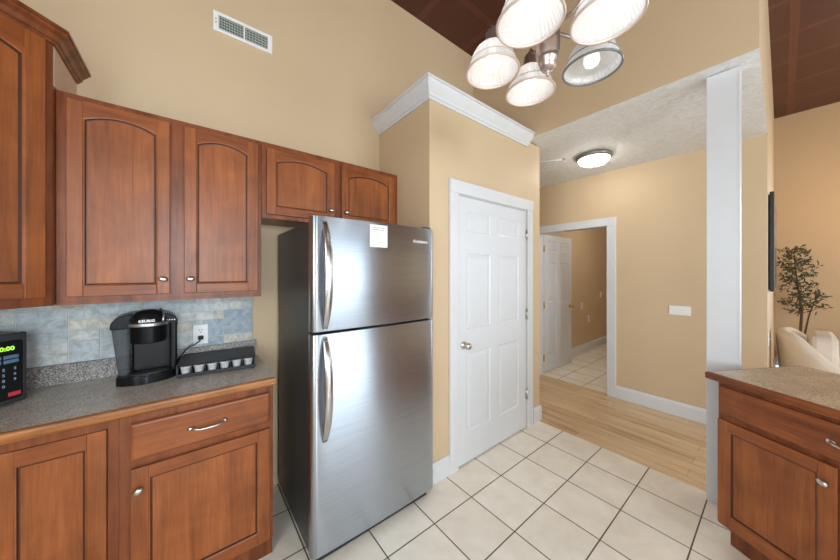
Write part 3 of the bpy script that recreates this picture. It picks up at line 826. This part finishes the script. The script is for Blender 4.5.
m = MB(); m.lathe([(0, ZC - CZ - .0005), (.065, ZC - CZ - .0005), (.065, ZC - CZ - .012), (.045, ZC - CZ - .03), (.012, ZC - CZ - .038), (0, ZC - CZ - .038)], n=28); m.build('canopy', m_pnickel, ch)
R5 = .208; base_a = math.atan2(.144, -.085)
for k in range(5):
    a = base_a + 2 * PI * k / 5; cx, cy = R5 * math.cos(a), R5 * math.sin(a); lit = k != 3
    m = MB(); m.tube([(.036 * math.cos(a), .036 * math.sin(a), .11), (.10 * math.cos(a), .10 * math.sin(a), .105), (.16 * math.cos(a), .16 * math.sin(a), .145), (.195 * math.cos(a), .195 * math.sin(a), .185), (cx, cy, .19), (cx, cy, .165)], .007, 10)
    ar = m.build('arm', m_pnickel, ch)
    tilt = Matrix.Rotation(math.radians(12), 3, Vector((-math.sin(a), math.cos(a), 0)))
    tilt = Matrix.Rotation(math.radians(-9), 3, Vector((-math.sin(a), math.cos(a), 0)))
    C0 = Vector((cx, cy, .0))
    top = Vector((cx, cy, .125))
    def T_(p): return p
    m = MB(); m.lathe([(0, .17), (.020, .17), (.026, .160), (.027, .130), (.033, .122), (.033, .112), (0, .112)], C0, n=24); m.build('socket_cup', m_pnickel, ch)
    m = MB(); m.lathe([(.030, .112), (.048, .105), (.066, .090), (.079, .068), (.0865, .045), (.090, .038), (.091, .032), (.098, .012), (.104, .0),
                       (.1015, .0), (.0955, .013), (.088, .034), (.0835, .045), (.076, .067), (.063, .088), (.046, .102), (.030, .1095)], C0, n=160, ribs=40, rib=.016)
    sh = m.build('shade', m_shade, ch)
    m = MB(); pr = []
    for j in range(9): b = 2 * PI * j / 8; pr.append((.1035 + .0045 * math.cos(b), .0 + .0045 * math.sin(b)))
    m.lathe(pr, C0, n=48); pr = [(.0905 + .002 * math.cos(2 * PI * j / 6), .037 + .002 * math.sin(2 * PI * j / 6)) for j in range(7)]; m.lathe(pr, C0, n=48)
    m.build('rim', m_rim if lit else m_rimdark, sh)
    m = MB(); m.lathe([(0, .006), (.012, .008), (.024, .016), (.030, .031), (.028, .048), (.018, .072), (.013, .088), (.013, .1118), (0, .1118)], C0, n=24); m.build('bulb', m_bulb_on if lit else m_bulb_off, ch)

# hall ceiling dome light + hook
zl = 2.658 - (3.285 - XH2) * (.053 / 1.2) + .0
hx, hy = 3.29, 1.225; zl = 2.690 - (hx - XH2) * (.053 / 1.2)
cl = thing('ceiling_light', 'flush dome ceiling light with metal rim in the hall', 'light', (hx, hy, zl))
m = MB(); m.lathe([(0, .004), (.165, .004), (.168, -.006), (.166, -.022), (.150, -.036), (.143, -.036), (.143, -.02), (0, -.02)], n=40); m.build('rim', plain('brushed_grey_rim', srgb(150, 148, 146), .35, .8), cl)
m_dome = emis('lit_frosted_dome', (1, .97, .91, 1), 13)
m = MB(); m.lathe([(.1425, -.026), (.142, -.036), (.132, -.058), (.105, -.080), (.06, -.094), (0, -.098)], n=40); m.build('dome', m_dome, cl)
m = MB(); m.lathe([(0, -.097), (.012, -.098), (.010, -.106), (.006, -.112), (0, -.118)], n=16); m.build('finial', m_pnickel, cl)
hk = thing('ceiling_hook', 'small metal hook with thin wire on the hall ceiling', 'hook', (3.142, 1.46, 2.690 - (3.142 - XH2) * (.053 / 1.2)))
m = MB(); m.lathe([(0, .003), (.02, .003), (.02, -.004), (.008, -.008), (0, -.008)], n=16); m.tube([(0, 0, -.006), (0, 0, -.02), (.012, 0, -.032), (.024, 0, -.026), (.026, 0, -.014)], .003, 8); m.build('hook', m_nickel, hk)
m = MB(); m.tube([(0, .01, -.003), (-.08, .15, .0015), (-.16, .30, .004)], .003, 6); m.build('wire', m_plate, hk)

# switch plates
wall_plate('light_switch', 'white four gang switch plate on the tan hall wall', 'switch', (XHW - .0005, .644, 1.066), -PI / 2, .165, .092, 4)
YR = 2.2695
def back_xz(px, py):
    F = Vector((math.cos(YAW), math.sin(YAW), 0)); R = Vector((math.sin(YAW), -math.cos(YAW), 0))
    d = F + R * ((px - 420) / 288.6) + Vector((0, 0, (272.4 - py) / 288.6)); t = YR / d.y; return d.x * t, H_CAM + d.z * t
for (px, py), lb in (((581.5, 306), 'white switch plate beside the open door in the back room'), ((588.5, 318.5), 'lowest white plate on the tan wall of the back room'), ((600.5, 294.5), 'white plate furthest right and highest on the back room wall')):
    x, zz = back_xz(px, py); wall_plate('switch_plate', lb, 'switch', (x, YR, zz), 0, .075, .118, 1)
wall_plate('switch_plate', 'white switch plate edge on below the flat screen', 'switch', (4.0, YS - .0005, .86), 0, .075, .118, 1)

# ------------------------------------------------------------------ peninsula (turned 30 degrees)
RZ = math.radians(-120)
C1 = Vector((2.189, .262, 0))
b3 = thing('base_cabinet', 'cherry peninsula base cabinet with drawer above door at right', 'cabinet', C1, RZ)
PF = .040
m = MB(); m.box(.034, .905, PF, .60, .118, .876, .001); m.box(.046, .905, PF + .06, .585, .0005, .118); m.build('body', m_cab, b3)
dr = slab_front('drawer', b3, .048, .892, .708, .852, PF - .0005)
pull(dr, .430, .540, PF - .0197, .779)
dd = cab_door('door', b3, .4495, .892, .135, .680, PF - .0005, st=.052, rt=.050, rb=.062)
oval_knob(dd, .480, PF - .0195, .606, -.3)
dd = cab_door('door', b3, .042, .446, .135, .680, PF - .0005, st=.052, rt=.050, rb=.062)
oval_knob(dd, .416, PF - .0195, .606, .3)
wt2 = thing('worktop', 'brown speckled peninsula worktop with stained wood edge', 'worktop', (C1.x, C1.y, .878), RZ)
m = MB(); m.box(.010, 1.45, .012, .640, -.0015, .036, .001); m.build('counter_surface', m_lam2, wt2)
m = MB()
pr = [(0.0005, -.002), (.004, -.002), (.010, .002), (.0115, .008), (.009, .013), (.0115, .018), (.0115, .028), (.008, .0345), (0.0005, .0362)]
m.sweep([(1.45, .640), (.010, .640), (.010, .012), (1.45, .012)], pr)
m.build('front_edge', m_edge_cherry, wt2)

# ------------------------------------------------------------------ living room
tv = thing('television', 'thin black flat panel hung on the wall seen edge on', 'television', (4.02, YS - .001, 1.28))
m = MB(); m.box(0, 1.45, -.034, -.008, 0, .885, .003); m.build('casing', m_blackmatte, tv)
MB().box(.02, 1.43, -.008, 0, .02, .865).build('wall_mount', m_blackmatte, tv)
MB().box(.012, 1.438, -.0348, -.0338, .014, .873).build('screen', m_black, tv)

m_fabric = plain('cream_upholstery', srgb(226, 212, 194), .85, var=.04, bumps=.15, bscale=300)
ac = thing('armchair', 'cream curved back armchair behind the peninsula worktop', 'armchair', (4.80, -.42, 0), 0)
def shell(t_off):  # U path: from -x arm front round the back (+y) to +x arm front
    pts = []
    n = 40
    for k in range(n + 1):
        t = k / n
        if t < .3: pts.append((-.40, -.42 + .52 * t / .3, 0))
        elif t > .7: pts.append((.40, .10 - .52 * (t - .7) / .3, 0))
        else:
            a = PI - PI * (t - .3) / .4; pts.append((.40 * math.cos(a), .10 + .28 * math.sin(a), 0))
    return pts
m = MB(); P = shell(0); n = len(P); rows = []
for i, p in enumerate(P):
    a = Vector(P[max(0, i - 1)]); b = Vector(P[min(n - 1, i + 1)]); d = (b - a).normalized(); out = Vector((-d.y, d.x, 0))
    t = i / (n - 1); s_ = min(1, max(0, (.5 - abs(t - .5) - .26) / .18)); s_ = s_ * s_ * (3 - 2 * s_)
    h = .57 + .30 * s_; lean = .035 * s_
    c = Vector(p); row = []
    for o, z in ((.045, .16), (.055, .35), (.052 + lean, h - .06), (.040 + lean, h - .015), (.0 + lean, h), (-.038 + lean, h - .015), (-.05 + lean, h - .06), (-.055, .38), (-.05, .16)):
        row.append(m.bm.verts.new(c + out * o + Vector((0, 0, z))))
    rows.append(row)
for A, B in zip(rows, rows[1:]):
    for k in range(9):
        f = m.bm.faces.new((A[k], A[(k + 1) % 9], B[(k + 1) % 9], B[k])); f.smooth = True
m.bm.faces.new(rows[0]); m.bm.faces.new(rows[-1]); m.build('back_shell', m_fabric, ac)
m = MB(); m.prism(rr(-.345, .345, -.42, .30, .08), 'z', .16, .30, bev=.01); m.build('seat_base', m_fabric, ac)
m = MB(); m.prism(rr(-.34, .34, -.45, .26, .09), 'z', .302, .44, bev=.035); m.build('seat_cushion', m_fabric, ac)
m = MB(); m.prism(rr(-.26, .30, .44, .865, .10), 'y', .10, .26, bev=.04); m.build('back_cushion', m_fabric, ac)
m_leg = wood('walnut_leg', srgb(80, 50, 28), srgb(110, 72, 42), srgb(130, 90, 56))
for x in (-.32, .32):
    for y in (-.36, .28): MB().cyl((x, y, .0005), (x * .95, y * .95, .165), .014, .02, 12).build('leg', m_leg, ac)

ol = thing('olive_tree', 'slender green leafy tree in the corner behind the cream armchair', 'plant', (6.72, -.17, 0))
m = MB(); m.lathe([(0, .0005), (.13, .0005), (.16, .30), (.17, .31), (.17, .335), (.155, .335), (.15, .30), (0, .30)], n=28); m.build('pot', plain('charcoal_pot', srgb(96, 90, 84), .7), ol)
rnd = random.Random(11)
tr = MB(); lf = MB()
def leafs(p, d, cnt, spread):
    for _ in range(cnt):
        q_ = Vector((rnd.gauss(0, 1), rnd.gauss(0, 1), rnd.gauss(0, .8) + .25)).normalized(); ln = rnd.uniform(.04, .075); w = ln * .17
        c = p + Vector((rnd.uniform(-1, 1), rnd.uniform(-1, 1), rnd.uniform(-1, 1))) * spread
        if c.y > .20: continue
        s1 = q_.cross(Vector((rnd.random() - .5, rnd.random() - .5, rnd.random() - .5))).normalized(); nn = q_.cross(s1) * w * .35
        vs = [lf.bm.verts.new(v) for v in (c, c + q_ * ln * .5 + s1 * w, c + q_ * ln, c + q_ * ln * .5 - s1 * w, c + q_ * ln * .5 + nn)]
        for k in ((0, 1, 4), (1, 2, 4), (2, 3, 4), (3, 0, 4)):
            lf.bm.faces.new([vs[j] for j in k])
trunk = [(0, 0, .30), (.0, .012, .6), (.02, .0, .9), (.0, .03, 1.2), (.01, .055, 1.5), (-.01, .07, 1.74)]
tr.tube(trunk, [.017, .015, .013, .010, .007, .004], 8)
tr.tube([(0, 0, .30), (.02, -.03, .62), (.0, -.06, .85), (.02, -.10, 1.02), (.0, -.13, 1.12)], [.012, .010, .008, .005, .003], 8)
def at_z(zz):
    for a, b in zip(trunk, trunk[1:]):
        if a[2] <= zz <= b[2]: return Vector(a).lerp(Vector(b), (zz - a[2]) / (b[2] - a[2]))
    return Vector(trunk[-1])
for i in range(34):
    zz = .82 + .92 * i / 33; p0 = at_z(zz); a = i * 2.4 + rnd.uniform(-.4, .4); L = (.34 - .17 * (zz - .82)) * rnd.uniform(.7, 1.1)
    L *= (.8 if math.sin(a) > .3 else .72 if math.sin(a) < -.3 else .9); dv = Vector((math.cos(a), math.sin(a), 0)); pts = [p0, p0 + dv * L * .5 + Vector((0, 0, L * .28)), p0 + dv * L + Vector((0, 0, L * rnd.uniform(.2, .6)))]
    tr.tube(pts, [.005, .0035, .0015], 5)
    for u in (.35, .55, .75, .9, 1.0):
        p = pts[0].lerp(pts[1], u * 2) if u < .5 else pts[1].lerp(pts[2], u * 2 - 1); leafs(p, dv, 5, .035)
leafs(Vector((-.01, .07, 1.74)), None, 16, .05); leafs(Vector((0, -.13, 1.12)), None, 14, .06); leafs(Vector((0.01, -.11, 1.05)), None, 10, .05)
tr.build('trunk', plain('olive_bark', srgb(92, 70, 54), .8), ol)
lf.build('foliage', plain('olive_leaf', srgb(72, 78, 50), .5, var=.3, vscale=30), ol, norm=False)

bn = thing('bench', 'long low pale grey upholstered bench along the far wall', 'bench', (6.75, -1.35, 0))
m = MB(); m.prism(rr(-.28, .28, -.80, .62, .06), 'z', .14, .36, bev=.012); m.build('base', plain('pale_grey_upholstery', srgb(206, 202, 198), .85, bumps=.1, bscale=250), bn)
m = MB(); m.prism(rr(-.29, .29, -.81, .63, .07), 'z', .362, .47, bev=.03); m.build('cushion', plain('white_upholstery', srgb(228, 222, 214), .85, bumps=.1, bscale=250), bn)
for x in (-.22, .22):
    for y in (-.7, .52): MB().cyl((x, y, .0005), (x, y, .142), .016, .02, 12).build('leg', m_leg, bn)

# ------------------------------------------------------------------ world, extra point lights with no fixture, view
w = bpy.data.worlds.new('world'); S.world = w; w.use_nodes = True
bg = w.node_tree.nodes['Background']; bg.inputs[0].default_value = (.75, .87, 1, 1); bg.inputs[1].default_value = 1.0
def lamp(name, loc, energy, color, r=.08):
    l = bpy.data.lights.new(name, 'POINT'); l.energy = energy; l.color = color; l.shadow_soft_size = r
    o = bpy.data.objects.new(name, l); COL.objects.link(o); o.location = loc; return o
lamp('living_room_warm_fill', (6.0, -1.3, 2.3), 18, (1, .72, .40), .15)  # unseen warm light added to make the living room wall more orange
lamp('back_room_lamp', (5.2, 1.2, 2.4), 10, (1, .93, .82))
S.view_settings.view_transform = 'Standard'; S.view_settings.look = 'None'; S.view_settings.gamma = 1; S.view_settings.use_curve_mapping = False
S.view_settings.exposure = 0.77
